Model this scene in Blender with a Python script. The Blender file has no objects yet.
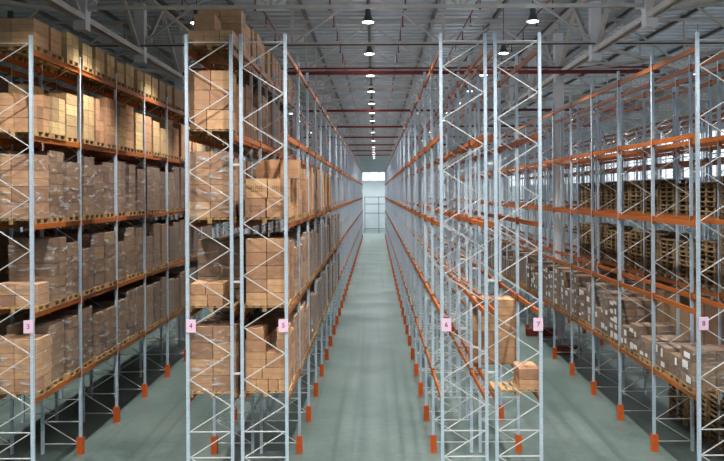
import bpy, math, random
from mathutils import Vector, Matrix
random.seed(7)
S = bpy.context.scene
COL = S.collection

# ------------------------------------------------------------------ camera
CAMX, CAMY, CAMZ = 0.30, -17.3, 7.45
cam_d = bpy.data.cameras.new('camera'); cam = bpy.data.objects.new('camera', cam_d); COL.objects.link(cam)
cam_d.sensor_width = 36.0; cam_d.lens = 699.0 / 724 * 36
cam_d.shift_x = -(375.5 - 362) / 724; cam_d.shift_y = -(230.5 - 193) / 724
cam_d.clip_end = 500
cam.location = (CAMX, CAMY, CAMZ)
cam.rotation_euler = (Matrix.Rotation(math.radians(90), 3, 'X') @ Matrix.Rotation(math.radians(-0.28), 3, 'Z')).to_euler()
S.camera = cam

# ------------------------------------------------------------------ world (overcast daylight at the openings)
w = bpy.data.worlds.new('world'); S.world = w; w.use_nodes = True
bg = w.node_tree.nodes['Background']
bg.inputs[0].default_value = (0.86, 0.93, 1.0, 1); bg.inputs[1].default_value = 1.6
LAMP_W = 3000.0          # watts of each high bay lamp
LAMP_COL = (1.0, 0.95, 0.86)
S.view_settings.view_transform = 'Standard'; S.view_settings.look = 'None'
S.view_settings.exposure = 0.0; S.view_settings.gamma = 1.0
S.view_settings.use_curve_mapping = False
S.cycles.max_bounces = 5; S.cycles.diffuse_bounces = 2; S.cycles.transparent_max_bounces = 16
S.cycles.use_denoising = True
S.cycles.sample_clamp_indirect = 6

# ------------------------------------------------------------------ materials
def mat(name, col, rough=0.6, metal=0.0, noise=0.0, nscale=8.0, bump=0.0, rand=0.0, emit=None, es=0.0, spec=0.5):
    m = bpy.data.materials.new(name); m.use_nodes = True
    nt = m.node_tree; b = nt.nodes['Principled BSDF']
    b.inputs['Base Color'].default_value = (*col, 1); b.inputs['Roughness'].default_value = rough
    b.inputs['Metallic'].default_value = metal; b.inputs['Specular IOR Level'].default_value = spec
    src = None
    if noise or rand or bump:
        tc = nt.nodes.new('ShaderNodeTexCoord'); nz = nt.nodes.new('ShaderNodeTexNoise')
        nz.inputs['Scale'].default_value = nscale; nz.inputs['Detail'].default_value = 5
        nt.links.new(tc.outputs['Object'], nz.inputs['Vector'])
        hsv = nt.nodes.new('ShaderNodeHueSaturation'); hsv.inputs['Color'].default_value = (*col, 1)
        mr = nt.nodes.new('ShaderNodeMapRange'); mr.inputs[1].default_value = 0.25; mr.inputs[2].default_value = 0.75
        mr.inputs[3].default_value = 1 - noise; mr.inputs[4].default_value = 1 + noise
        nt.links.new(nz.outputs['Fac'], mr.inputs[0])
        if rand:
            oi = nt.nodes.new('ShaderNodeObjectInfo'); m2 = nt.nodes.new('ShaderNodeMapRange')
            m2.inputs[3].default_value = 1 - rand; m2.inputs[4].default_value = 1 + rand
            nt.links.new(oi.outputs['Random'], m2.inputs[0])
            mu = nt.nodes.new('ShaderNodeMath'); mu.operation = 'MULTIPLY'
            nt.links.new(mr.outputs[0], mu.inputs[0]); nt.links.new(m2.outputs[0], mu.inputs[1])
            nt.links.new(mu.outputs[0], hsv.inputs['Value'])
        else:
            nt.links.new(mr.outputs[0], hsv.inputs['Value'])
        nt.links.new(hsv.outputs[0], b.inputs['Base Color']); src = hsv
        if bump:
            bp = nt.nodes.new('ShaderNodeBump'); bp.inputs['Strength'].default_value = bump
            nt.links.new(nz.outputs['Fac'], bp.inputs['Height']); nt.links.new(bp.outputs[0], b.inputs['Normal'])
    if emit:
        b.inputs['Emission Color'].default_value = (*emit, 1); b.inputs['Emission Strength'].default_value = es
    return m

M = {}
M['upright'] = mat('galvanised_blue_grey', (0.50, 0.62, 0.76), 0.40, 0.15, 0.10, 6, rand=0.05)
M['brace'] = mat('galvanised_zinc', (0.66, 0.68, 0.70), 0.4, 0.15, 0.08, 6)
M['orange'] = mat('orange_powder_coat', (0.37, 0.095, 0.009), 0.5, 0, 0.12, 3, rand=0.08)
M['guard'] = mat('orange_guard_paint', (0.60, 0.105, 0.015), 0.5, 0, 0.12, 6, rand=0.12)
M['pink'] = mat('pink_plastic', (0.86, 0.60, 0.80), 0.5)
M['ink'] = mat('purple_ink', (0.10, 0.03, 0.16), 0.6)
M['wood'] = mat('pallet_pine', (0.36, 0.22, 0.10), 0.75, 0, 0.3, 5, bump=0.2, rand=0.25)
M['oldwood'] = mat('weathered_pallet', (0.20, 0.13, 0.065), 0.85, 0, 0.4, 5, bump=0.3, rand=0.4)
M['truss'] = mat('grey_truss_paint', (0.58, 0.57, 0.55), 0.5, 0.1, 0.15, 3)
M['trusswhite'] = mat('pale_column_paint', (0.76, 0.79, 0.83), 0.55, 0, 0.08, 2)
M['purlin'] = mat('dark_purlin', (0.16, 0.16, 0.155), 0.5, 0.3, 0.15, 2)
M['redpipe'] = mat('red_pipe_paint', (0.15, 0.012, 0.014), 0.4)
M['lampbody'] = mat('lamp_housing', (0.12, 0.15, 0.16), 0.4, 0.6)
M['lampglow'] = mat('lamp_glow', (0.9, 0.9, 0.9), 0.5, emit=(1.0, 0.98, 0.92), es=7)
M['wallm'] = mat('pale_wall_panel', (0.60, 0.68, 0.70), 0.6, 0, 0.08, 0.6)
M['shadewall'] = mat('shaded_wall_panel', (0.075, 0.07, 0.065), 0.7, 0, 0.1, 0.6)  # wall colour darkened to stand in for shade and cut bounce light
M['black'] = mat('dark_cable', (0.03, 0.03, 0.03), 0.6)
M['label'] = mat('white_paper_label', (0.75, 0.76, 0.78), 0.5, rand=0.15)
M['print'] = mat('brown_print', (0.22, 0.11, 0.06), 0.7)
M['redbeam'] = mat('dark_red_beams', (0.20, 0.035, 0.02), 0.5, 0, 0.2, 4)

def carton_mat(name, col, rough, seam=True, coat=0.0):
    m = mat(name, col, rough, 0, 0.16, 3.0, bump=0.08, rand=0.26, spec=0.3)
    nt = m.node_tree; b = nt.nodes['Principled BSDF']
    if coat:
        b.inputs['Coat Weight'].default_value = coat; b.inputs['Coat Roughness'].default_value = 0.25
    hsv = [n for n in nt.nodes if n.type == 'HUE_SAT'][0]
    if seam:
        tc = nt.nodes.new('ShaderNodeTexCoord'); sp = nt.nodes.new('ShaderNodeSeparateXYZ')
        nt.links.new(tc.outputs['Object'], sp.inputs[0])
        ab = nt.nodes.new('ShaderNodeMath'); ab.operation = 'ABSOLUTE'; nt.links.new(sp.outputs['Z'], ab.inputs[0])
        lt = nt.nodes.new('ShaderNodeMath'); lt.operation = 'LESS_THAN'; lt.inputs[1].default_value = 0.025
        nt.links.new(ab.outputs[0], lt.inputs[0])
        mx = nt.nodes.new('ShaderNodeMixRGB'); mx.inputs[2].default_value = (col[0] * 0.85, col[1] * 0.80, col[2] * 0.75, 1)
        nt.links.new(lt.outputs[0], mx.inputs[0]); nt.links.new(hsv.outputs[0], mx.inputs[1])
        nt.links.new(mx.outputs[0], b.inputs['Base Color'])
    oi = [n for n in nt.nodes if n.type == 'OBJECT_INFO'][0]
    mh = nt.nodes.new('ShaderNodeMapRange'); mh.inputs[3].default_value = 0.494; mh.inputs[4].default_value = 0.508
    nt.links.new(oi.outputs['Random'], mh.inputs[0]); nt.links.new(mh.outputs[0], hsv.inputs['Hue'])
    return m
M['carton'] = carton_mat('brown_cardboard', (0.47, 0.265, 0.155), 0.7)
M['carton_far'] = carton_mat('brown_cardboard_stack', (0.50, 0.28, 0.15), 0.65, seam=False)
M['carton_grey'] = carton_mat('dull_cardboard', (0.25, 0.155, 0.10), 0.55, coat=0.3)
M['carton_lit'] = carton_mat('lit_cardboard', (0.52, 0.37, 0.20), 0.65)  # cardboard with the warm lamp light of the upper shelves put in its colour

def film_mat():
    m = bpy.data.materials.new('stretch_film'); m.use_nodes = True; nt = m.node_tree
    nt.nodes.remove(nt.nodes['Principled BSDF']); out = nt.nodes['Material Output']
    tr = nt.nodes.new('ShaderNodeBsdfTransparent'); tr.inputs[0].default_value = (0.95, 0.95, 0.95, 1)
    gl = nt.nodes.new('ShaderNodeBsdfPrincipled'); gl.inputs['Base Color'].default_value = (0.62, 0.66, 0.70, 1)  # pale colour, masked into streaks below, paints the glints of the film
    gl.inputs['Roughness'].default_value = 0.16
    tc = nt.nodes.new('ShaderNodeTexCoord'); mp = nt.nodes.new('ShaderNodeMapping')
    oi = nt.nodes.new('ShaderNodeObjectInfo'); mul = nt.nodes.new('ShaderNodeMath'); mul.operation = 'MULTIPLY'; mul.inputs[1].default_value = 40
    nt.links.new(oi.outputs['Random'], mul.inputs[0]); nt.links.new(mul.outputs[0], mp.inputs['Location'])
    mp.inputs['Rotation'].default_value = (0.75, 0.75, 0.0); mp.inputs['Scale'].default_value = (0.9, 0.9, 4.2)
    nz = nt.nodes.new('ShaderNodeTexNoise'); nz.inputs['Scale'].default_value = 3.2; nz.inputs['Detail'].default_value = 6
    nz.inputs['Distortion'].default_value = 0.5
    nt.links.new(tc.outputs['Object'], mp.inputs[0]); nt.links.new(mp.outputs[0], nz.inputs['Vector'])
    bp = nt.nodes.new('ShaderNodeBump'); bp.inputs['Strength'].default_value = 0.8; bp.inputs['Distance'].default_value = 0.12
    nt.links.new(nz.outputs['Fac'], bp.inputs['Height']); nt.links.new(bp.outputs[0], gl.inputs['Normal'])
    rp = nt.nodes.new('ShaderNodeMapRange'); rp.inputs[1].default_value = 0.54; rp.inputs[2].default_value = 0.66
    rp.inputs[3].default_value = 0.04; rp.inputs[4].default_value = 0.5
    nt.links.new(nz.outputs['Fac'], rp.inputs[0])
    mx = nt.nodes.new('ShaderNodeMixShader'); nt.links.new(rp.outputs[0], mx.inputs[0])
    nt.links.new(tr.outputs[0], mx.inputs[1]); nt.links.new(gl.outputs[0], mx.inputs[2])
    nt.links.new(mx.outputs[0], out.inputs[0]); return m
M['film'] = film_mat()

def glass_mat():
    m = bpy.data.materials.new('window_glass'); m.use_nodes = True; nt = m.node_tree
    nt.nodes.remove(nt.nodes['Principled BSDF']); out = nt.nodes['Material Output']
    tr = nt.nodes.new('ShaderNodeBsdfTransparent'); gl = nt.nodes.new('ShaderNodeBsdfGlossy'); gl.inputs['Roughness'].default_value = 0.05
    mx = nt.nodes.new('ShaderNodeMixShader'); mx.inputs[0].default_value = 0.06
    nt.links.new(tr.outputs[0], mx.inputs[1]); nt.links.new(gl.outputs[0], mx.inputs[2]); nt.links.new(mx.outputs[0], out.inputs[0])
    return m
M['glass'] = glass_mat()

def floor_mat():
    m = bpy.data.materials.new('polished_concrete'); m.use_nodes = True; nt = m.node_tree; b = nt.nodes['Principled BSDF']
    tc = nt.nodes.new('ShaderNodeTexCoord')
    def nz(scale, mscale, det=6, dist=0.0):
        mp = nt.nodes.new('ShaderNodeMapping'); mp.inputs['Scale'].default_value = mscale
        n = nt.nodes.new('ShaderNodeTexNoise'); n.inputs['Scale'].default_value = scale; n.inputs['Detail'].default_value = det
        n.inputs['Distortion'].default_value = dist
        nt.links.new(tc.outputs['Object'], mp.inputs[0]); nt.links.new(mp.outputs[0], n.inputs['Vector']); return n
    big = nz(0.35, (1, 1, 1)); fine = nz(5.0, (.7, 1, 1), 14, 0.2); fine.inputs['Roughness'].default_value = 0.72; track = nz(1.0, (2.6, 0.035, 1), 3)
    cr = nt.nodes.new('ShaderNodeValToRGB')
    cr.color_ramp.elements[0].position = 0.38; cr.color_ramp.elements[0].color = (0.062, 0.098, 0.096, 1)
    cr.color_ramp.elements[1].position = 0.60; cr.color_ramp.elements[1].color = (0.150, 0.203, 0.197, 1)
    a = nt.nodes.new('ShaderNodeMath'); a.operation = 'ADD'; c = nt.nodes.new('ShaderNodeMath'); c.operation = 'MULTIPLY'; c.inputs[1].default_value = 0.5
    nt.links.new(big.outputs['Fac'], a.inputs[0]); nt.links.new(fine.outputs['Fac'], a.inputs[1]); nt.links.new(a.outputs[0], c.inputs[0])
    nt.links.new(c.outputs[0], cr.inputs[0])
    tr = nt.nodes.new('ShaderNodeMapRange'); tr.inputs[1].default_value = 0.55; tr.inputs[2].default_value = 0.68; tr.inputs[3].default_value = 0; tr.inputs[4].default_value = 0.65
    nt.links.new(track.outputs['Fac'], tr.inputs[0])
    mx = nt.nodes.new('ShaderNodeMixRGB'); mx.inputs[2].default_value = (0.055, 0.085, 0.08, 1)
    nt.links.new(tr.outputs[0], mx.inputs[0]); nt.links.new(cr.outputs[0], mx.inputs[1])
    # sawn joints of the slab
    sp = nt.nodes.new('ShaderNodeSeparateXYZ'); nt.links.new(tc.outputs['Object'], sp.inputs[0])
    def joint(sock, per, off):
        o = nt.nodes.new('ShaderNodeMath'); o.operation = 'ADD'; o.inputs[1].default_value = off; nt.links.new(sock, o.inputs[0])
        p = nt.nodes.new('ShaderNodeMath'); p.operation = 'PINGPONG'; p.inputs[1].default_value = per / 2; nt.links.new(o.outputs[0], p.inputs[0])
        l = nt.nodes.new('ShaderNodeMath'); l.operation = 'LESS_THAN'; l.inputs[1].default_value = 0.012; nt.links.new(p.outputs[0], l.inputs[0]); return l
    j1 = joint(sp.outputs['Y'], 6.0, 0.8); j2 = joint(sp.outputs['X'], 6.3, 0.4)
    jm = nt.nodes.new('ShaderNodeMath'); jm.operation = 'MAXIMUM'; nt.links.new(j1.outputs[0], jm.inputs[0]); nt.links.new(j2.outputs[0], jm.inputs[1])
    jf = nt.nodes.new('ShaderNodeMath'); jf.operation = 'MULTIPLY'; jf.inputs[1].default_value = 0.5; nt.links.new(jm.outputs[0], jf.inputs[0])
    m3 = nt.nodes.new('ShaderNodeMixRGB'); m3.inputs[2].default_value = (0.06, 0.08, 0.075, 1)
    nt.links.new(jf.outputs[0], m3.inputs[0]); nt.links.new(mx.outputs[0], m3.inputs[1])
    nt.links.new(m3.outputs[0], b.inputs['Base Color'])
    rr = nt.nodes.new('ShaderNodeMapRange'); rr.inputs[3].default_value = 0.22; rr.inputs[4].default_value = 0.48
    nt.links.new(fine.outputs['Fac'], rr.inputs[0]); nt.links.new(rr.outputs[0], b.inputs['Roughness'])
    return m
M['floor'] = floor_mat()
M['deck'] = mat('corrugated_steel_deck', (0.50, 0.57, 0.64), 0.45, 0.1, 0.12, 0.7)

# ------------------------------------------------------------------ mesh helpers
class MB:
    def __init__(s): s.v = []; s.f = []
    def box(s, x0, x1, y0, y1, z0, z1):
        n = len(s.v)
        s.v += [(x0,y0,z0),(x1,y0,z0),(x1,y1,z0),(x0,y1,z0),(x0,y0,z1),(x1,y0,z1),(x1,y1,z1),(x0,y1,z1)]
        s.f += [(n,n+3,n+2,n+1),(n+4,n+5,n+6,n+7),(n,n+1,n+5,n+4),(n+1,n+2,n+6,n+5),(n+2,n+3,n+7,n+6),(n+3,n,n+4,n+7)]
        return s
    def bar(s, a, b, w, h, up=(0, 0, 1)):
        a = Vector(a); b = Vector(b); d = (b - a).normalized(); u = Vector(up)
        if abs(d.dot(u)) > 0.99: u = Vector((0, 1, 0))
        r = d.cross(u).normalized(); u = r.cross(d).normalized(); n = len(s.v)
        for p in (a, b):
            for i, j in ((-1,-1),(1,-1),(1,1),(-1,1)):
                s.v.append(tuple(p + r * (i * w / 2) + u * (j * h / 2)))
        s.f += [(n,n+3,n+2,n+1),(n+4,n+5,n+6,n+7),(n,n+1,n+5,n+4),(n+1,n+2,n+6,n+5),(n+2,n+3,n+7,n+6),(n+3,n,n+4,n+7)]
        return s
    def lathe(s, prof, seg=16, c=(0, 0, 0), capb=False):
        n = len(s.v)
        for r, z in prof:
            for k in range(seg):
                a = 2 * math.pi * k / seg; s.v.append((c[0] + r * math.cos(a), c[1] + r * math.sin(a), c[2] + z))
        for i in range(len(prof) - 1):
            for k in range(seg):
                k2 = (k + 1) % seg
                s.f.append((n + i*seg + k, n + i*seg + k2, n + (i+1)*seg + k2, n + (i+1)*seg + k))
        s.f.append(tuple(n + k for k in reversed(range(seg)))); e = n + (len(prof)-1)*seg; s.f.append(tuple(e + k for k in range(seg)))
        return s
    def tube(s, a, b, r, seg=8):
        a = Vector(a); b = Vector(b); d = (b - a).normalized(); u = Vector((0,0,1)) if abs(d.z) < .9 else Vector((1,0,0))
        x = d.cross(u).normalized(); y = d.cross(x); n = len(s.v)
        for p in (a, b):
            for k in range(seg):
                t = 2*math.pi*k/seg; s.v.append(tuple(p + x*(r*math.cos(t)) + y*(r*math.sin(t))))
        for k in range(seg):
            k2 = (k+1) % seg; s.f.append((n+k, n+k2, n+seg+k2, n+seg+k))
        s.f.append(tuple(n+k for k in reversed(range(seg)))); s.f.append(tuple(n+seg+k for k in range(seg)))
        return s
    def add(s, o, off):
        n = len(s.v); s.v += [(x+off[0], y+off[1], z+off[2]) for x, y, z in o.v]; s.f += [tuple(i+n for i in f) for f in o.f]; return s
    def mesh(s, name, m):
        me = bpy.data.meshes.new(name); me.from_pydata(s.v, [], s.f); me.materials.append(m); me.update(); return me

def link(name, me, parent=None, loc=(0, 0, 0), scale=None, rz=0.0):
    o = bpy.data.objects.new(name, me); COL.objects.link(o); o.location = loc
    if scale: o.scale = scale
    if rz: o.rotation_euler.z = rz
    if parent: o.parent = parent
    return o
def tag(o, label=None, cat=None, group=None, kind=None):
    if label: o['label'] = label
    if cat: o['category'] = cat
    if group: o['group'] = group
    if kind: o['kind'] = kind
    return o
def struct(name, mb, m): return tag(link(name, mb.mesh(name, M[m] if isinstance(m, str) else m)), kind='structure')

# ------------------------------------------------------------------ setting
WX, YF, YB, ZR = 27.5, -22.0, 124.0, 16.55
struct('floor', MB().box(-WX, WX, YF, YB, -0.2, 0.0), 'floor')
deck = MB()                       # corrugated steel deck, ribs running across the hall
prof = []; y = YF
while y < YB:
    prof += [(y, 0.0), (y + 0.36, 0.0), (y + 0.42, 0.18), (y + 0.74, 0.18)]; y += 0.80
for (yy, zz) in prof: deck.v += [(-WX, yy, ZR + zz), (WX, yy, ZR + zz)]
for i in range(len(prof) - 1): deck.f.append((2*i, 2*i+2, 2*i+3, 2*i+1))
struct('ceiling', deck, 'deck')
struct('wall_left', MB().box(-WX - 0.2, -WX, YF, YB, 0, ZR + 0.2), 'shadewall')
# right wall with a long window band high up
wr = MB().box(WX, WX + 0.2, YF, YB, 0, 8.6).box(WX, WX + 0.2, YF, YB, 12.4, ZR + 0.2)
yy = YF
while yy < YB:
    wr.box(WX, WX + 0.2, yy, min(yy + 1.0, YB), 8.6, 12.4); yy += 8.0
struct('wall_right', wr, 'wallm')
yy = YF; k = 1
while yy + 8 < YB:
    wn = struct('window_%d' % k, MB().box(WX + 0.06, WX + 0.07, yy + 1.0, yy + 8.0, 8.6, 12.4), 'glass')
    fr = MB()
    for z in (8.64, 10.5, 12.36): fr.box(WX - 0.02, WX + 0.1, yy + 1.0, yy + 8.0, z - 0.04, z + 0.04)
    for q in range(5): fr.box(WX - 0.02, WX + 0.1, yy + 1.0 + q*1.73, yy + 1.08 + q*1.73, 8.68, 12.32)
    link('window_frame', fr.mesh('window_frame', M['trusswhite']), wn); yy += 8.0; k += 1
struct('wall_front', MB().box(-WX, WX, YF - .2, YF, 0, ZR + .2), 'shadewall')
wb = MB().box(-WX, WX, YB, YB + 0.2, 0, 9.9).box(-WX, WX, YB, YB + 0.2, 11.7, ZR + 0.2)
for a, b in ((-WX, -9.0), (-3.2, -3.0), (3.0, 3.2), (9.0, WX)): wb.box(a, b, YB, YB + 0.2, 9.9, 11.7)
struct('wall_back', wb, 'wallm')
for a, b in ((-9.0, -3.2), (-3.0, 3.0), (3.2, 9.0)):
    wn = struct('window_%d' % k, MB().box(a, b, YB + 0.08, YB + 0.09, 9.9, 11.7), 'glass'); k += 1
    fr = MB().box(a, b, YB - 0.02, YB + 0.1, 9.9, 9.98).box(a, b, YB - 0.02, YB + 0.1, 11.62, 11.7)
    for q in range(4): xx = a + (b - a - 0.08) * q / 3; fr.box(xx, xx + 0.08, YB - 0.02, YB + 0.1, 9.98, 11.62)
    link('window_frame', fr.mesh('window_frame', M['trusswhite']), wn)

ORD = ['first', 'second', 'third', 'fourth', 'fifth', 'sixth', 'seventh', 'eighth', 'ninth', 'tenth', 'eleventh', 'twelfth', 'thirteenth',
       'fourteenth', 'fifteenth', 'sixteenth', 'seventeenth', 'eighteenth', 'nineteenth', 'twentieth', 'twenty-first', 'twenty-second']

# ------------------------------------------------------------------ roof steel
TY = [6.7 + 6.0 * k for k in range(-3, 20)]
zb, zt, P = 13.85, 16.3, 3.25
tm = MB(); gus = []
for s in (-0.05, 0.05):
    tm.box(-WX + .05, WX - .05, s - 0.015, s + 0.015, zb - 0.06, zb + 0.06)
    tm.box(-WX + .05, WX - .05, s - 0.015, s + 0.015, zt - 0.06, zt + 0.06)
for i in range(-8, 9):
    x = i * P
    if i % 2:
        tm.bar((x, 0, zb + .06), (x, 0, zt - .06), 0.09, 0.09)
        for d in (-1, 1):
            if abs(x + d * P) < WX: tm.bar((x + d*.15, 0, zb + .1), (x + d*P, 0, zt - .1), 0.08, 0.10, (0, 1, 0))
        gus.append(x)
    else:
        tm.box(x - 0.3, x + 0.3, -0.03, 0.03, zt - 0.22, zt + 0.08)
nT = len(tm.f)
for x in gus: tm.box(x - 0.5, x + 0.5, -0.034, 0.034, zb - 0.12, zb + 0.36)
tmesh = tm.mesh('roof_truss', M['truss']); tmesh.materials.append(M['trusswhite'])
for i, p in enumerate(tmesh.polygons): p.material_index = 1 if i >= nT else 0
for k, y in enumerate(TY):
    o = tag(link('trim_%d' % (k + 1), tmesh, None, (0, y, 0)), kind='structure')
n = len(TY) + 1
for sx in (-1, 1):                                     # longitudinal trusses on the column lines
    X = 9.75 * sx; lm = MB()
    for s in (-0.13, 0.13): lm.box(X + s - 0.05, X + s + 0.05, TY[0], TY[-1], 13.38, 13.58)
    lm.box(X - 0.12, X + 0.12, TY[0], TY[-1], 16.1, 16.25)
    for i in range(len(TY) - 1):
        y0, y1 = TY[i], TY[i + 1]; ym = (y0 + y1) / 2
        lm.bar((X, y0 + .25, 13.6), (X, ym, 16.1), 0.16, 0.16); lm.bar((X, ym, 16.1), (X, y1 - .25, 13.6), 0.16, 0.16)
        lm.bar((X, y0, 15.0), (X, (y0+ym)/2, 14.85), 0.08, 0.08)
    struct('trim_%d' % n, lm, 'truss'); n += 1
    hm = MB()
    for y in TY: hm.box(X - 0.21, X + 0.21, y - 0.2, y + 0.2, 13.07, 15.6)
    struct('trim_%d' % n, hm, 'trusswhite'); n += 1
colm = MB().box(-.2, .2, -.3, -.24, 0, 13.05).box(-.2, .2, .24, .3, 0, 13.05).box(-.05, .05, -.24, .24, 0, 13.05).box(-.3, .3, -.38, .38, 0, .03).mesh('steel_column', M['trusswhite'])
for sx in (-1, 1):
    for j, k in enumerate((5, 8, 11, 14, 17, 20)):
        tag(link('steel_column', colm, None, (9.75 * sx, TY[k], 0)), 'pale steel roof column between the racks, %s from the front on the %s line' % (ORD[j], 'right' if sx > 0 else 'left'), 'column', 'roof columns', 'structure')
pm = MB()                                              # purlins
for i in range(-8, 9):
    x = i * P + (0.05 if i % 2 else -.02)
    pm.box(x - .07, x + .07, YF, YB, 16.36, 16.40).box(x - .012, x + .012, YF, YB, 16.40, 16.5).box(x - .07, x + .07, YF, YB, 16.5, 16.54)
struct('trim_%d' % n, pm, 'purlin'); n += 1
bm_ = MB()                                             # horizontal wind bracing
for sx in (-1, 1):
    for i in range(0, len(TY) - 1, 2):
        bm_.bar((sx * 9.75, TY[i], 13.75), (sx * 16.2, TY[i+1], 13.75), 0.14, 0.14)
        bm_.bar((sx * 16.2, TY[i], 13.6), (sx * 9.75, TY[i+1], 13.6), 0.14, 0.14)
struct('trim_%d' % n, bm_, 'truss'); n += 1

# sprinkler pipes and cable runs
def pipe(label, pts, r, m, name='sprinkler_pipe', cat='pipe', drops=None, group=None):
    mb = MB()
    for a, b in zip(pts[:-1], pts[1:]): mb.tube(a, b, r)
    o = link(name, mb.mesh(name, M[m])); tag(o, label, cat, group)
    if drops:
        for q in drops:
            link('sprinkler_drop', MB().tube(q, (q[0], q[1], q[2] - 0.45), r * .7).tube((q[0], q[1], q[2] - .45), (q[0], q[1], q[2] - .5), r * 1.6).mesh('sprinkler_drop', M[m]), o)
    return o
pipe('thick dark red pipe crossing the roof above the central aisle', [(-9, 16.6, 13.28), (14.1, 16.6, 13.28)], .095, 'redpipe')
pipe('thin red pipe just above and behind the thick red pipe', [(-9, 18.0, 13.75), (14.1, 18.0, 13.75)], .045, 'redpipe')
for k, yy in enumerate((34.0, 46.5, 58.5, 70.5, 82.5, 94.5)):
    pipe('dark red pipe crossing the far roof, %s behind the thick red pipe' % ORD[k], [(-14, yy, 13.5), (20, yy, 13.5)], .09, 'redpipe', group='far roof pipes')
for k, xx in enumerate((-7.9, -4.8, -1.62, 1.62, 4.8, 7.9)):
    dr = [(xx, 3.5 + 3.0 * j, 15.75) for j in range(12)]
    pipe('thin red sprinkler pipe running along the roof, %s from the left' % ORD[k], [(xx, 2, 15.8), (xx, 120, 15.8)], .035, 'redpipe', drops=dr, group='lengthwise sprinkler pipes')
pipe('thin dark cable running straight across the roof in front of the lamps', [(-27, 12.4, 13.75), (27, 12.4, 13.75)], .03, 'black', 'roof_cable', 'cable')
pipe('grey cable duct along the roof above the central aisle lamps', [(0.05, 4, 15.2), (0.05, 118, 15.2)], .07, 'purlin', 'cable_duct', 'duct')

# ------------------------------------------------------------------ high bay lamps
lb = MB().lathe([(.05, .50), (.10, .48), (.11, .25), (.13, .22), (.17, .12), (.23, 0.0)], 20).mesh('reflector', M['lampbody'])
lg = MB().lathe([(.215, -.012), (.215, -.002)], 20).mesh('lens', M['lampglow'])
lr = MB().tube((0, 0, .50), (0, 0, 2.84), .018).mesh('hanging_rod', M['lampbody'])
for ci, (lx, cn) in enumerate(((-13.4, 'far left aisle'), (-6.4, 'left aisle'), (0.05, 'central aisle'), (6.25, 'right aisle'), (18.0, 'far right side'))):
    for j in range(22):
        y = 9.0 + 6.0 * (j - 4)
        if y > 120: continue
        pos = ('in front of the racks, ' + ORD[j] + ' overhead') if y < 0 else ORD[j - 3] + ' behind the rack fronts'
        e = tag(link('high_bay_lamp', None, None, (lx, y, 13.88)), 'round high bay lamp over the %s, %s' % (cn, pos), 'lamp', 'high bay lamps over the %s' % cn)
        link('reflector', lb, e); link('lens', lg, e); link('hanging_rod', lr, e)
        ld = bpy.data.lights.get('bay_light')
        if not ld:
            ld = bpy.data.lights.new('bay_light', 'SPOT'); ld.energy = LAMP_W; ld.color = LAMP_COL
            ld.spot_size = math.radians(84); ld.spot_blend = 0.6; ld.shadow_soft_size = 0.2
        lf = bpy.data.lights.get('front_light')
        if not lf:
            lf = ld.copy(); lf.name = 'front_light'; lf.energy = LAMP_W * 0.85; lf.spot_size = math.radians(124)
        link('bay_light', lf if y < 0 else ld, e, (0, 0, -.24))
        ls = bpy.data.lights.get('deck_fill_light')
        if not ls:
            ls = bpy.data.lights.new('deck_fill_light', 'POINT'); ls.energy = LAMP_W * .021; ls.color = (0.9, 0.95, 1.0); ls.shadow_soft_size = 0.3  # added fill that lifts the roof deck, centre and right only
        if lx > -3: link('deck_fill_light', ls, e, (0, 0, -.34))

for k, lx in enumerate((-22, -16.5, -11, -3.2, 3.3, 10, 14, 22)):  # extra lamps added to brighten the far wall and cross aisle
    e = tag(link('high_bay_lamp', None, None, (lx, 116.0, 13.88)), 'added lamp brightening the far wall, %s from the left' % ORD[k], 'lamp', 'added lamps at the far cross aisle')
    link('reflector', lb, e); link('lens', lg, e); link('hanging_rod', lr, e)
    le = bpy.data.lights.get('far_wall_fill')
    if not le:
        le = bpy.data.lights.new('far_wall_fill', 'SPOT'); le.energy = LAMP_W * 0.9; le.color = (.92, .97, 1.0)
        le.spot_size = math.radians(150); le.spot_blend = 0.6; le.shadow_soft_size = 0.2
    link('far_wall_fill', le, e, (0, 0, -.24))

# ------------------------------------------------------------------ racks
BAY, NB = 2.8, 36
LV = [2.31, 4.44, 6.64, 8.85, 10.99]
UW, UD, H = 0.078, 0.075, 11.40
def upright_mb(x):          # folded C-section with a stiffening lip
    m = MB(); t = .012
    m.box(x - UW/2, x + UW/2, -UD/2, -UD/2 + t, 0, H).box(x - UW/2, x + UW/2, UD/2 - t, UD/2, 0, H)
    m.box(x - UW/2, x - UW/2 + t, -UD/2 + t, UD/2 - t, 0, H).box(x + UW/2 - t, x + UW/2, -UD/2 + t, UD/2 - t, 0, H)
    m.box(x - UW/2, x + UW/2, -.07, -UD/2, 0, .012).box(x - UW/2, x + UW/2, UD/2, .07, 0, .012)
    return m
DEP = 1.175
def brace_mb():
    m = MB(); a, b = UW, DEP - UW
    for z in (.28, .92, 1.56, 11.2): m.box(a, b, -.012, .012, z - .012, z + .012)
    z = 1.56
    while z < 11:
        m.bar((a, 0, z), (b, 0, z + .64), .018, .021, (0, 0, 1))
        if z + 1.287 < 11.2: m.bar((b, 0, z + .64), (a, 0, z + 1.287), .018, .021)
        z += 1.287
    m.bar((b, 0, 1.56), (a, 0, .92), .018, .021).bar((a, 0, .92), (b, 0, .28), .018, .021)
    return m
U_A = upright_mb(UW/2); U_B = upright_mb(DEP - UW/2)
me_ua = U_A.mesh('upright', M['upright']); me_ub = U_B.mesh('upright', M['upright'])
me_br = brace_mb().mesh('upright_frame', M['brace'])
far_m = MB().add(U_A, (0,0,0)).add(U_B, (0,0,0)); nU = len(far_m.f); far_m.add(brace_mb(), (0,0,0))
me_far = far_m.mesh('upright_frame', M['upright']); me_far.materials.append(M['brace'])
for i, p in enumerate(me_far.polygons): p.material_index = 0 if i < nU else 1
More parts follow.
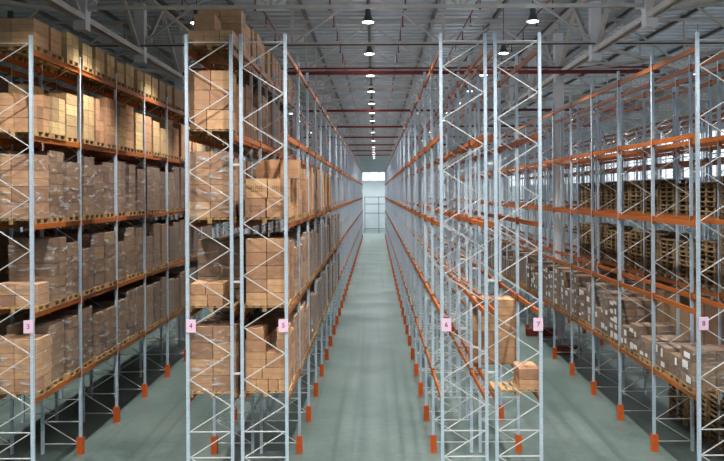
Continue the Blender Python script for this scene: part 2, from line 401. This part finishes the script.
def perforate(me_list):     # slotted punch holes down the uprights, in the material
    m = M['upright']; nt = m.node_tree; b = nt.nodes['Principled BSDF']; hs = [q for q in nt.nodes if q.type == 'HUE_SAT'][0]
    tc = nt.nodes.new('ShaderNodeTexCoord'); sp = nt.nodes.new('ShaderNodeSeparateXYZ'); nt.links.new(tc.outputs['Object'], sp.inputs[0])
    pp = nt.nodes.new('ShaderNodeMath'); pp.operation = 'PINGPONG'; pp.inputs[1].default_value = .05; nt.links.new(sp.outputs['Z'], pp.inputs[0])
    l = nt.nodes.new('ShaderNodeMath'); l.operation = 'LESS_THAN'; l.inputs[1].default_value = .011; nt.links.new(pp.outputs[0], l.inputs[0])
    f = nt.nodes.new('ShaderNodeMath'); f.operation = 'MULTIPLY'; f.inputs[1].default_value = .10; nt.links.new(l.outputs[0], f.inputs[0])
    mx = nt.nodes.new('ShaderNodeMixRGB'); mx.inputs[2].default_value = (.12, .14, .17, 1)
    nt.links.new(f.outputs[0], mx.inputs[0]); nt.links.new(hs.outputs[0], mx.inputs[1]); nt.links.new(mx.outputs[0], b.inputs['Base Color'])
perforate(None)
BM = MB()
BM.box(-.025, .025, UD/2 + .012, BAY - UD/2 - .012, -.065, .065)
for y0, y1 in ((UD/2, UD/2 + .012), (BAY - UD/2 - .012, BAY - UD/2)): BM.box(-.045, .045, y0, y1, -.11, .11)
BM.box(-.04, .04, UD/2 + .012, UD/2 + .05, -.10, .10).box(-.04, .04, BAY - UD/2 - .05, BAY - UD/2 - .012, -.10, .10)
me_beam = BM.mesh('beam', M['orange'])
gm = MB().box(-.085, .085, -.095, -.082, 0, .5).box(.072, .085, -.082, .06, 0, .5).box(-.085, -.072, -.082, .06, 0, .5)
me_guard = gm.mesh('upright_guard', M['guard'])
me_spacer = MB().box(0, 1, -.02, .02, -.025, .025).mesh('row_spacer', M['brace'])

def rack(no, x0, guard, nfull, label, nb=NB, spacer=0.0, levels=LV, y0=0.0):
    e = tag(link('pallet_rack', None, None, (x0, y0, 0)), label, 'pallet rack', 'pallet rack runs')
    for k in range(nb + 1):
        if k < nfull:
            fr = link('upright_frame', me_br, e, (0, k * BAY, 0)); link('upright', me_ua, fr); link('upright', me_ub, fr)
        else: link('upright_frame', me_far, e, (0, k * BAY, 0))
        if guard: link('upright_guard', me_guard, e, ((UW/2 if guard < 0 else DEP - UW/2), k * BAY, 0))
        if spacer and k < nfull:
            for z in (3.0, 5.27, 8.17): link('row_spacer', me_spacer, e, (DEP, k * BAY, z), (spacer, 1, 1))
    nn = 0; rest = MB()
    for k in range(nb):
        for z in levels:
            for bx in (UW/2, DEP - UW/2):
                if nn < 100 and k * BAY < nfull * BAY * 1.2: link('beam', me_beam, e, (bx, k * BAY, z)); nn += 1
                else: rest.add(BM, (bx, k * BAY, z))
    if rest.v:
        o = link('beam', rest.mesh('beam_far', M['orange']), e); o['kind'] = 'stuff'
    return e
RX = {2: -11.32, 3: -9.345, 4: -4.40, 5: -3.055, 6: 1.89, 7: 3.235, 8: 8.24, 9: 10.15, 10: 15.1, 11: 16.5}
SIDE = {2: 0, 3: 1, 4: -1, 5: 1, 6: -1, 7: 1, 8: -1, 9: 1, 10: -1, 11: 1}
RL = {2: 'galvanised loaded rack half hidden behind the rack with pink sign 3',
      3: 'galvanised rack with orange beams full of wrapped cartons, pink sign 3',
      4: 'galvanised rack with orange beams and brown cartons, pink sign 4',
      5: 'galvanised rack with orange beams left of the central aisle, pink sign 5',
      6: 'empty galvanised rack with orange beams right of the central aisle, pink sign 6',
      7: 'nearly empty galvanised rack facing the right aisle, pink sign 7',
      8: 'galvanised rack with cartons only on the lowest beams, pink sign 8',
      9: 'galvanised rack holding dark empty pallets, behind the rack with sign 8',
      10: 'empty galvanised rack across the aisle behind the stacks of empty pallets',
      11: 'rearmost empty galvanised rack nearest the right wall'}
RACK = {}
for no in RX:
    RACK[no] = rack(no, RX[no], SIDE[no] if no <= 9 else 0, 12 if 2 < no < 9 else 6, RL[no], spacer=.16 if no in (4, 6) else 0, nb=NB if 2 < no < 10 else 20)
# number signs hung on the front uprights
def sign(no, cx):
    e = RACK[no]
    s = link('number_sign', MB().box(-.118, .118, -.006, .006, -.16, .16).mesh('number_sign', M['pink']), e, (cx - RX[no], -.055, 4.19)); s['label'] = 'pink sign reading %d' % no
    cu = bpy.data.curves.new('numeral', 'FONT'); cu.body = str(no); cu.size = .17; cu.align_x = 'CENTER'; cu.align_y = 'CENTER'; cu.extrude = .002
    cu.materials.append(M['ink'])
    t = bpy.data.objects.new('numeral', cu); COL.objects.link(t); t.parent = s; t.location = (0, -.0085, 0)
    t.rotation_euler = (math.radians(90), 0, 0)
    if no == 4: pass
    me = bpy.data.meshes.new_from_object(t); bpy.data.objects.remove(t); rot = (math.radians(90), 0, 0)
    q = link('numeral', me, s, (0, -.0085, 0)); q.rotation_euler = rot
sign(3, -8.28); sign(4, -4.27); sign(5, -1.99); sign(6, 2.03); sign(7, 4.30); sign(8, 8.38)

# ------------------------------------------------------------------ pallets and loads
def pallet_mb(w, d):   # w across (x), d along (y)
    m = MB(); h = .144; t = .022
    for i in range(3):
        xx = -w/2 + i * (w - .1) / 2; m.box(xx, xx + .1, -d/2, d/2, 0, t)
    for i in range(3):
        for j in range(3):
            xx = -w/2 + i * (w - .1) / 2; yy = -d/2 + j * (d - .14) / 2; m.box(xx, xx + .1, yy, yy + .14, t, t + .078)
    for j in range(3):
        yy = -d/2 + j * (d - .1) / 2; m.box(-w/2, w/2, yy, yy + .1, .1, .122)
    nbd = 7
    for i in range(nbd):
        xx = -w/2 + i * (w - .115) / (nbd - 1); m.box(xx, xx + .115, -d/2, d/2, .122, h)
    return m
PAL = {('new', 0): pallet_mb(1.18, .82), ('old', 0): pallet_mb(1.18, 1.2)}
PME = {('new', 0): PAL['new', 0].mesh('wooden_pallet', M['wood']), ('old', 0): PAL['old', 0].mesh('empty_pallet', M['oldwood'])}
PLIST = []
def pallet(kind, x, y, z, label, group, boost=0.0):
    PLIST.append(((y - CAMY) - boost, kind, x, y, z, label, group))
SH = ['lowest', 'second', 'third', 'fourth', 'top']
ucube = MB().box(-.5, .5, -.5, .5, -.5, .5)
ME = {k: ucube.mesh('carton', M[k]) for k in ('carton', 'carton_grey', 'carton_lit')}
me_film = ucube.mesh('stretch_film', M['film'])
me_lab = MB().box(-.004, .004, -.09, .09, -.07, .07).mesh('paper_label', M['label'])
SL = ['near', 'middle', 'far']
def carton(cx, cy, cz, sx, sy, sz, m, parent=None, name='carton'):
    return link(name, ME[m], parent, (cx, cy, cz), (sx - .018, sy - .018, sz - .012), random.uniform(-.012, .012) if parent is None else 0)
RN = {2: 'rack behind the one signed three', 3: 'rack signed three', 4: 'rack signed four', 5: 'rack signed five', 7: 'rack signed seven', 8: 'rack signed eight', 9: 'rack behind the one signed eight'}
def wrapped(no, bay, slot, lv, h, detail, m='carton_grey', nl=None, film=True, labels=0, w=1.16, d=.80, dx=0, z0=None):
    xc = RX[no] + DEP / 2 + dx; yc = bay * BAY + .07 + (slot + .5) * .886 + random.uniform(-.03, .03)
    zs = LV[lv] + .065 if z0 is None else z0
    where = '%s of %s bay, %s shelf, %s' % (SL[slot], ORD[bay] if bay else 'front', SH[lv], RN[no])
    zb_ = zs + .144; d = random.choice((.62, .70, .76, .80)); xc += random.uniform(-.04, .04)
    tone = {'carton_grey': 'dull brown', 'carton': 'warm brown', 'carton_lit': 'lamplit tan'}[m]
    nl = nl or max(2, round(h / random.choice((.3, .36, .42)))); nx = 2; ny = random.choice((1, 2, 2)) if d > .6 else 1
    ch = h / nl
    kindl = 'film-wrapped ' if film else ''
    e = tag(link('pallet_load', None, None, (xc, yc, zb_)), '%s%s carton load, %s' % (kindl, tone, where), 'pallet load', 'pallet loads on the ' + RN[no])
    link('pallet', PME['new', 0], e, (0, 0, -.144))
    tops = {}
    cut = [[nl - (random.randint(1, max(1, nl // 2)) if random.random() < .28 else 0) for j in range(2)] for i in range(2)]
    if detail:
        for l in range(nl):
            for i in range(nx):
                for j in range(ny):
                    if not film and nl > 2 and l >= cut[i][j]: continue
                    carton(-w/2 + (i + .5) * w / nx, -d/2 + (j + .5) * d / ny, (l + .5) * ch, w / nx, d / ny, ch, m, e)
    else:
        b = MB()
        for l in range(nl):
            for i in range(nx):
                for j in range(ny):
                    b.box(-w/2 + i*w/nx + .006, -w/2 + (i+1)*w/nx - .006, -d/2 + j*d/ny + .006, -d/2 + (j+1)*d/ny - .006, l*ch + .006, (l+1)*ch - .004)
        link('cartons', b.mesh('cartons', M[m]), e)
    if labels:
        sx = -w/2 - .012
        for l in range(nl):
            for j in range(ny):
                if random.random() < .8:
                    link('paper_label', me_lab, e, (sx - .01, -d/2 + (j + random.uniform(.3, .7)) * d / ny, (l + random.uniform(.35, .65)) * ch), (1, random.uniform(.5, 1.9), random.uniform(.5, 1.7)))
    if film: link('stretch_film', me_film, e, (0, 0, h/2 + .003), (w + .02, d + .02, h + .012))
    return e

# rack 3: every shelf full
for bay in range(7):
    for lv in range(5):
        for sl in range(3):
            if lv == 4: h = random.choice((.66, .70, .74, .74)); m = 'carton_lit' if bay > 0 or sl == 2 else 'carton'
            elif lv == 3: h = random.choice((1.2, 1.3, 1.45, 1.0)) if (bay or sl) else .95; m = random.choice(('carton_lit', 'carton_lit', 'carton'))
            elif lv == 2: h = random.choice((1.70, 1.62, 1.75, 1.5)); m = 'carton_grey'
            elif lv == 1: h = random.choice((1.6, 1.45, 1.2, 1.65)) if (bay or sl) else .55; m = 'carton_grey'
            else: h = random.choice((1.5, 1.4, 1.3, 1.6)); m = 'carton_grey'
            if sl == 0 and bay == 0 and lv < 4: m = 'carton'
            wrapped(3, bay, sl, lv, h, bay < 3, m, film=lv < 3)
for bay in range(6):
    for lv in range(4):
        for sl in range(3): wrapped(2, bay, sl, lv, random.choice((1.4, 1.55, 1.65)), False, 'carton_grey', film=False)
# rack 4: front bay shelf by shelf, deeper bays above
for lv in (3, 4):
    for bay in range(5):
        for sl in range(3):
            if bay == 0 and sl == 0: continue
            h = random.choice((.95, 1.05, 1.1)) if lv == 4 else random.choice((1.4, 1.5, 1.6))
            wrapped(4, bay, sl, lv, h, bay < 2, 'carton', film=False)
for lv in (0, 1, 2):
    for bay in range(2):
        for sl in range(3):
            if bay == 0 and sl == 0: continue
            if lv == 1 and bay == 0 and sl == 1: continue
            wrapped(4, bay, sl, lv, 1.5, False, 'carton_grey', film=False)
wrapped(4, 0, 0, 2, 1.66, True, 'carton', nl=4, film=True)
wrapped(4, 0, 0, 0, 1.62, True, 'carton', nl=4, film=True)
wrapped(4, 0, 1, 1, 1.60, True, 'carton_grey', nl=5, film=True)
# rack 5
for lv, nb_ in ((0, 9), (1, 9), (2, 6)):
    for bay in range(nb_):
        for sl in range(3):
            if bay == 0 and sl == 0: continue
            h = random.choice((1.45, 1.55, 1.65, 1.3)) if lv < 2 else random.choice((1.35, 1.45, 1.5))
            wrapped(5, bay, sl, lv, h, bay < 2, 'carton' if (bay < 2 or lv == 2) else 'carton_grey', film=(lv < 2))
# rack 8 lowest shelf, stacks with white labels
hs = [[.95, .55, .62], [.62, .85, .62], [1.35, 1.45, .75], [1.5, 1.2, 1.6], [.9, 1.55, 1.6], [1.3, 1.5, 1.6]]
for bay in range(12):
    for sl in range(3):
        h = hs[bay][sl] if bay < 6 else random.choice((1.2, 1.4, 1.55, 1.6, .9))
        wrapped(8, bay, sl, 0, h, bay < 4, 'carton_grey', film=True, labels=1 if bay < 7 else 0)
for bay in range(7):
    for sl in range(3):
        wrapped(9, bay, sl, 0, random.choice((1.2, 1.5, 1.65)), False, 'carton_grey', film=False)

# loose cartons standing unwrapped on pallets at the rack fronts
NLOOSE = [0]
def loose(no, lv, y0, yd, rows, desc, m='carton', zbase=None, xo=None, pal=True, marks=False):
    """rows: list of layers from the bottom, each (height, [(x0, x1), ...])"""
    zs = (LV[lv] + .065) if zbase is None else zbase
    if pal:
        pallet('new', RX[no] + DEP/2, y0 + .41, zs, 'pine pallet under loose cartons, ' + desc, 'pallets under loose cartons', 3); z = zs + .144
    else: z = zs
    for li, (h, xs) in enumerate(rows):
        for ci, (a, b) in enumerate(xs):
            nys = 2
            for q in range(nys):
                o = carton((a + b) / 2, y0 + (q + .5) * yd / nys, z + h / 2, b - a, yd / nys, h, m)
                side = '' if len(xs) == 1 else (['left', 'right'] if len(xs) == 2 else ['left', 'centre left', 'centre', 'centre right', 'right'] if len(xs) == 5 else ['left', 'centre', 'right'] if len(xs) == 3 else ['left', 'centre left', 'centre right', 'right'])[ci] + ' '
                tag(o, 'loose brown carton, %s%s layer %s, %s' % (side, ORD[li], 'in front' if q == 0 else 'behind', desc), 'carton', 'loose cartons')
                if q == 0 and marks and h > .3:
                    pk = MB(); W = b - a
                    for u in range(3):
                        cx = -.25 + .2 * u; pk.box(cx, cx + .12, -.5 - .02 , -.5, -.16, -.14).box(cx, cx + .12, -.52, -.5, .10, .12).box(cx, cx + .015, -.52, -.5, -.14, .10).box(cx + .105, cx + .12, -.52, -.5, -.14, .10)
                    link('handling_marks', pk.mesh('handling_marks', M['print']), o)
        z += h
loose(4, 4, .12, .8, [(.34, [(-4.36, -3.96), (-3.96, -3.57), (-3.57, -3.24)]), (.40, [(-4.22, -3.68)])], 'top shelf, front of rack signed four')
loose(4, 3, .12, .8, [(.49, [(-4.33, -3.90), (-3.90, -3.30)]), (.49, [(-4.34, -3.82), (-3.82, -3.3)]), (.49, [(-4.35, -3.80), (-3.80, -3.3)])], 'fourth shelf, front of rack signed four')
loose(4, 1, .12, .8, [(.28, [(-4.34, -3.9), (-3.9, -3.52)]), (.28, [(-4.34, -3.95), (-3.95, -3.5)])], 'second shelf, front of rack signed four', 'carton')
loose(5, 2, .12, .8, [(.49, [(-2.97, -2.44), (-2.42, -1.90)]), (.49, [(-2.94, -2.40), (-2.39, -1.90)])], 'third shelf, front of rack signed five', marks=True)
loose(5, 2, .95, .6, [(.50, [(-2.70, -2.2), (-2.19, -1.7)])], 'set-back pile, third shelf, rack signed five', zbase=LV[2] + .209 + .985, pal=False)
loose(5, 1, .12, .8, [(.335, [(-2.95, -2.42), (-2.42, -1.94)]) for _ in range(5)], 'second shelf, front of rack signed five')
loose(5, 0, .12, .8, [(.30, [(-2.97, -2.7), (-2.7, -2.4), (-2.4, -2.15), (-2.15, -1.9)]), (.3, [(-2.97, -2.55), (-2.55, -1.9)]), (.38, [(-2.97, -2.45), (-2.45, -1.9)]), (.30, [(-2.97, -2.45), (-2.2, -1.9)]), (.30, [(-2.95, -2.5), (-2.18, -1.9)])], 'lowest shelf, front of rack signed five')
# rack 7: one tall stack in the second bay and one low carton in front
loose(7, 0, .12, .8, [(.26, [(3.86, 4.38)]), (.27, [(3.85, 4.38)])], 'lowest shelf, front of rack signed seven', 'carton')
loose(7, 0, 2.9, .8, [(.46, [(3.13, 3.74), (3.75, 4.36)]) for _ in range(4)], 'lowest shelf, second bay, rack signed seven')

# rack 9: stacks of empty pallets
for lv, (hmin, hmax) in ((2, (7, 8)), (1, (9, 13))):
    for bay in range(6):
        for sl in range(2):
            nn = random.randint(hmin, hmax) if lv == 2 else (13 if bay < 1 else random.randint(9, 10))
            for q in range(nn):
                pallet('old', RX[9] + DEP/2, bay * BAY + .75 + sl * 1.3, LV[lv] + .065 + q * .146,
                       'dark empty pallet, %s from bottom, %s stack of %s bay, %s shelf behind rack 8' % (ORD[q], 'near' if sl == 0 else 'far', ORD[bay] if bay else 'front', SH[lv]), 'empty pallets on the rack behind rack 8')
for k in range(4):
    for q in range(9 + k % 2):
        pallet('old', RX[9] + DEP/2, 1.4 + k * 1.3 + (.15 if k > 0 else 0) + (.2 if k > 2 else 0), q * .146, 'dark empty pallet, %s from the floor, %s floor stack behind rack 8' % (ORD[q], ORD[k]), 'empty pallets stacked on the floor')
PLIST.sort(key=lambda t: t[0])
over = {}
for i, (dd, kind, x, y, z, label, group) in enumerate(PLIST):
    if i < 300:
        o = tag(link('wooden_pallet' if kind == 'new' else 'empty_pallet', PME[kind, 0], None, (x + random.uniform(-.015, .015), y, z)), label, 'pallet', group)
        if kind == 'old': o.rotation_euler.z = random.uniform(-.012, .012)
    else: over.setdefault(kind, MB()).add(PAL[kind, 0], (x, y, z))
for kind, mb in over.items():
    mm = M['wood' if kind == 'new' else 'oldwood']
    tag(link('distant_pallets', mb.mesh('distant_pallets', mm)), 'distant wooden pallets deep in the racks beyond the nearer ones', 'pallets', kind='stuff')

# red steel beams lying under rack 8
for k, (x, y, w_) in enumerate(((8.75, 14.9, 1.15), (8.5, 19.0, 1.5))):
    for r_ in range(3):
        for q in range(3):
            b = MB().box(-w_/2, w_/2, -.05, .05, 0, .12).box(-w_/2, -w_/2 + .01, -.06, .06, -.0, .125).box(w_/2 - .01, w_/2, -.06, .06, -.0, .125)
            tag(link('steel_beam', b.mesh('steel_beam', M['redbeam']), None, (x + .35, y - .13 * (q - 1), r_ * .126)), 'dark red steel beam, %s layer %s, %s bundle under rack 8' % (ORD[r_], ['back', 'middle', 'front'][q], 'near' if k == 0 else 'far'), 'beam', 'red beams on the floor')

# guard fence at the far end of the central aisle
f = tag(link('guard_fence', None, None, (0, 113, 0)), 'tall grey guard fence at the far end of the central aisle', 'fence')
for x in (-1.7, .9, 3.4): link('fence_post', MB().box(x - .06, x + .06, -.06, .06, 0, 6.8).mesh('fence_post', M['purlin']), f)
for z in (.8, 3.7, 5.4, 6.7): link('fence_rail', MB().box(-1.64, 3.34, -.1, -.06, z - .06, z + .06).mesh('fence_rail', M['purlin']), f)
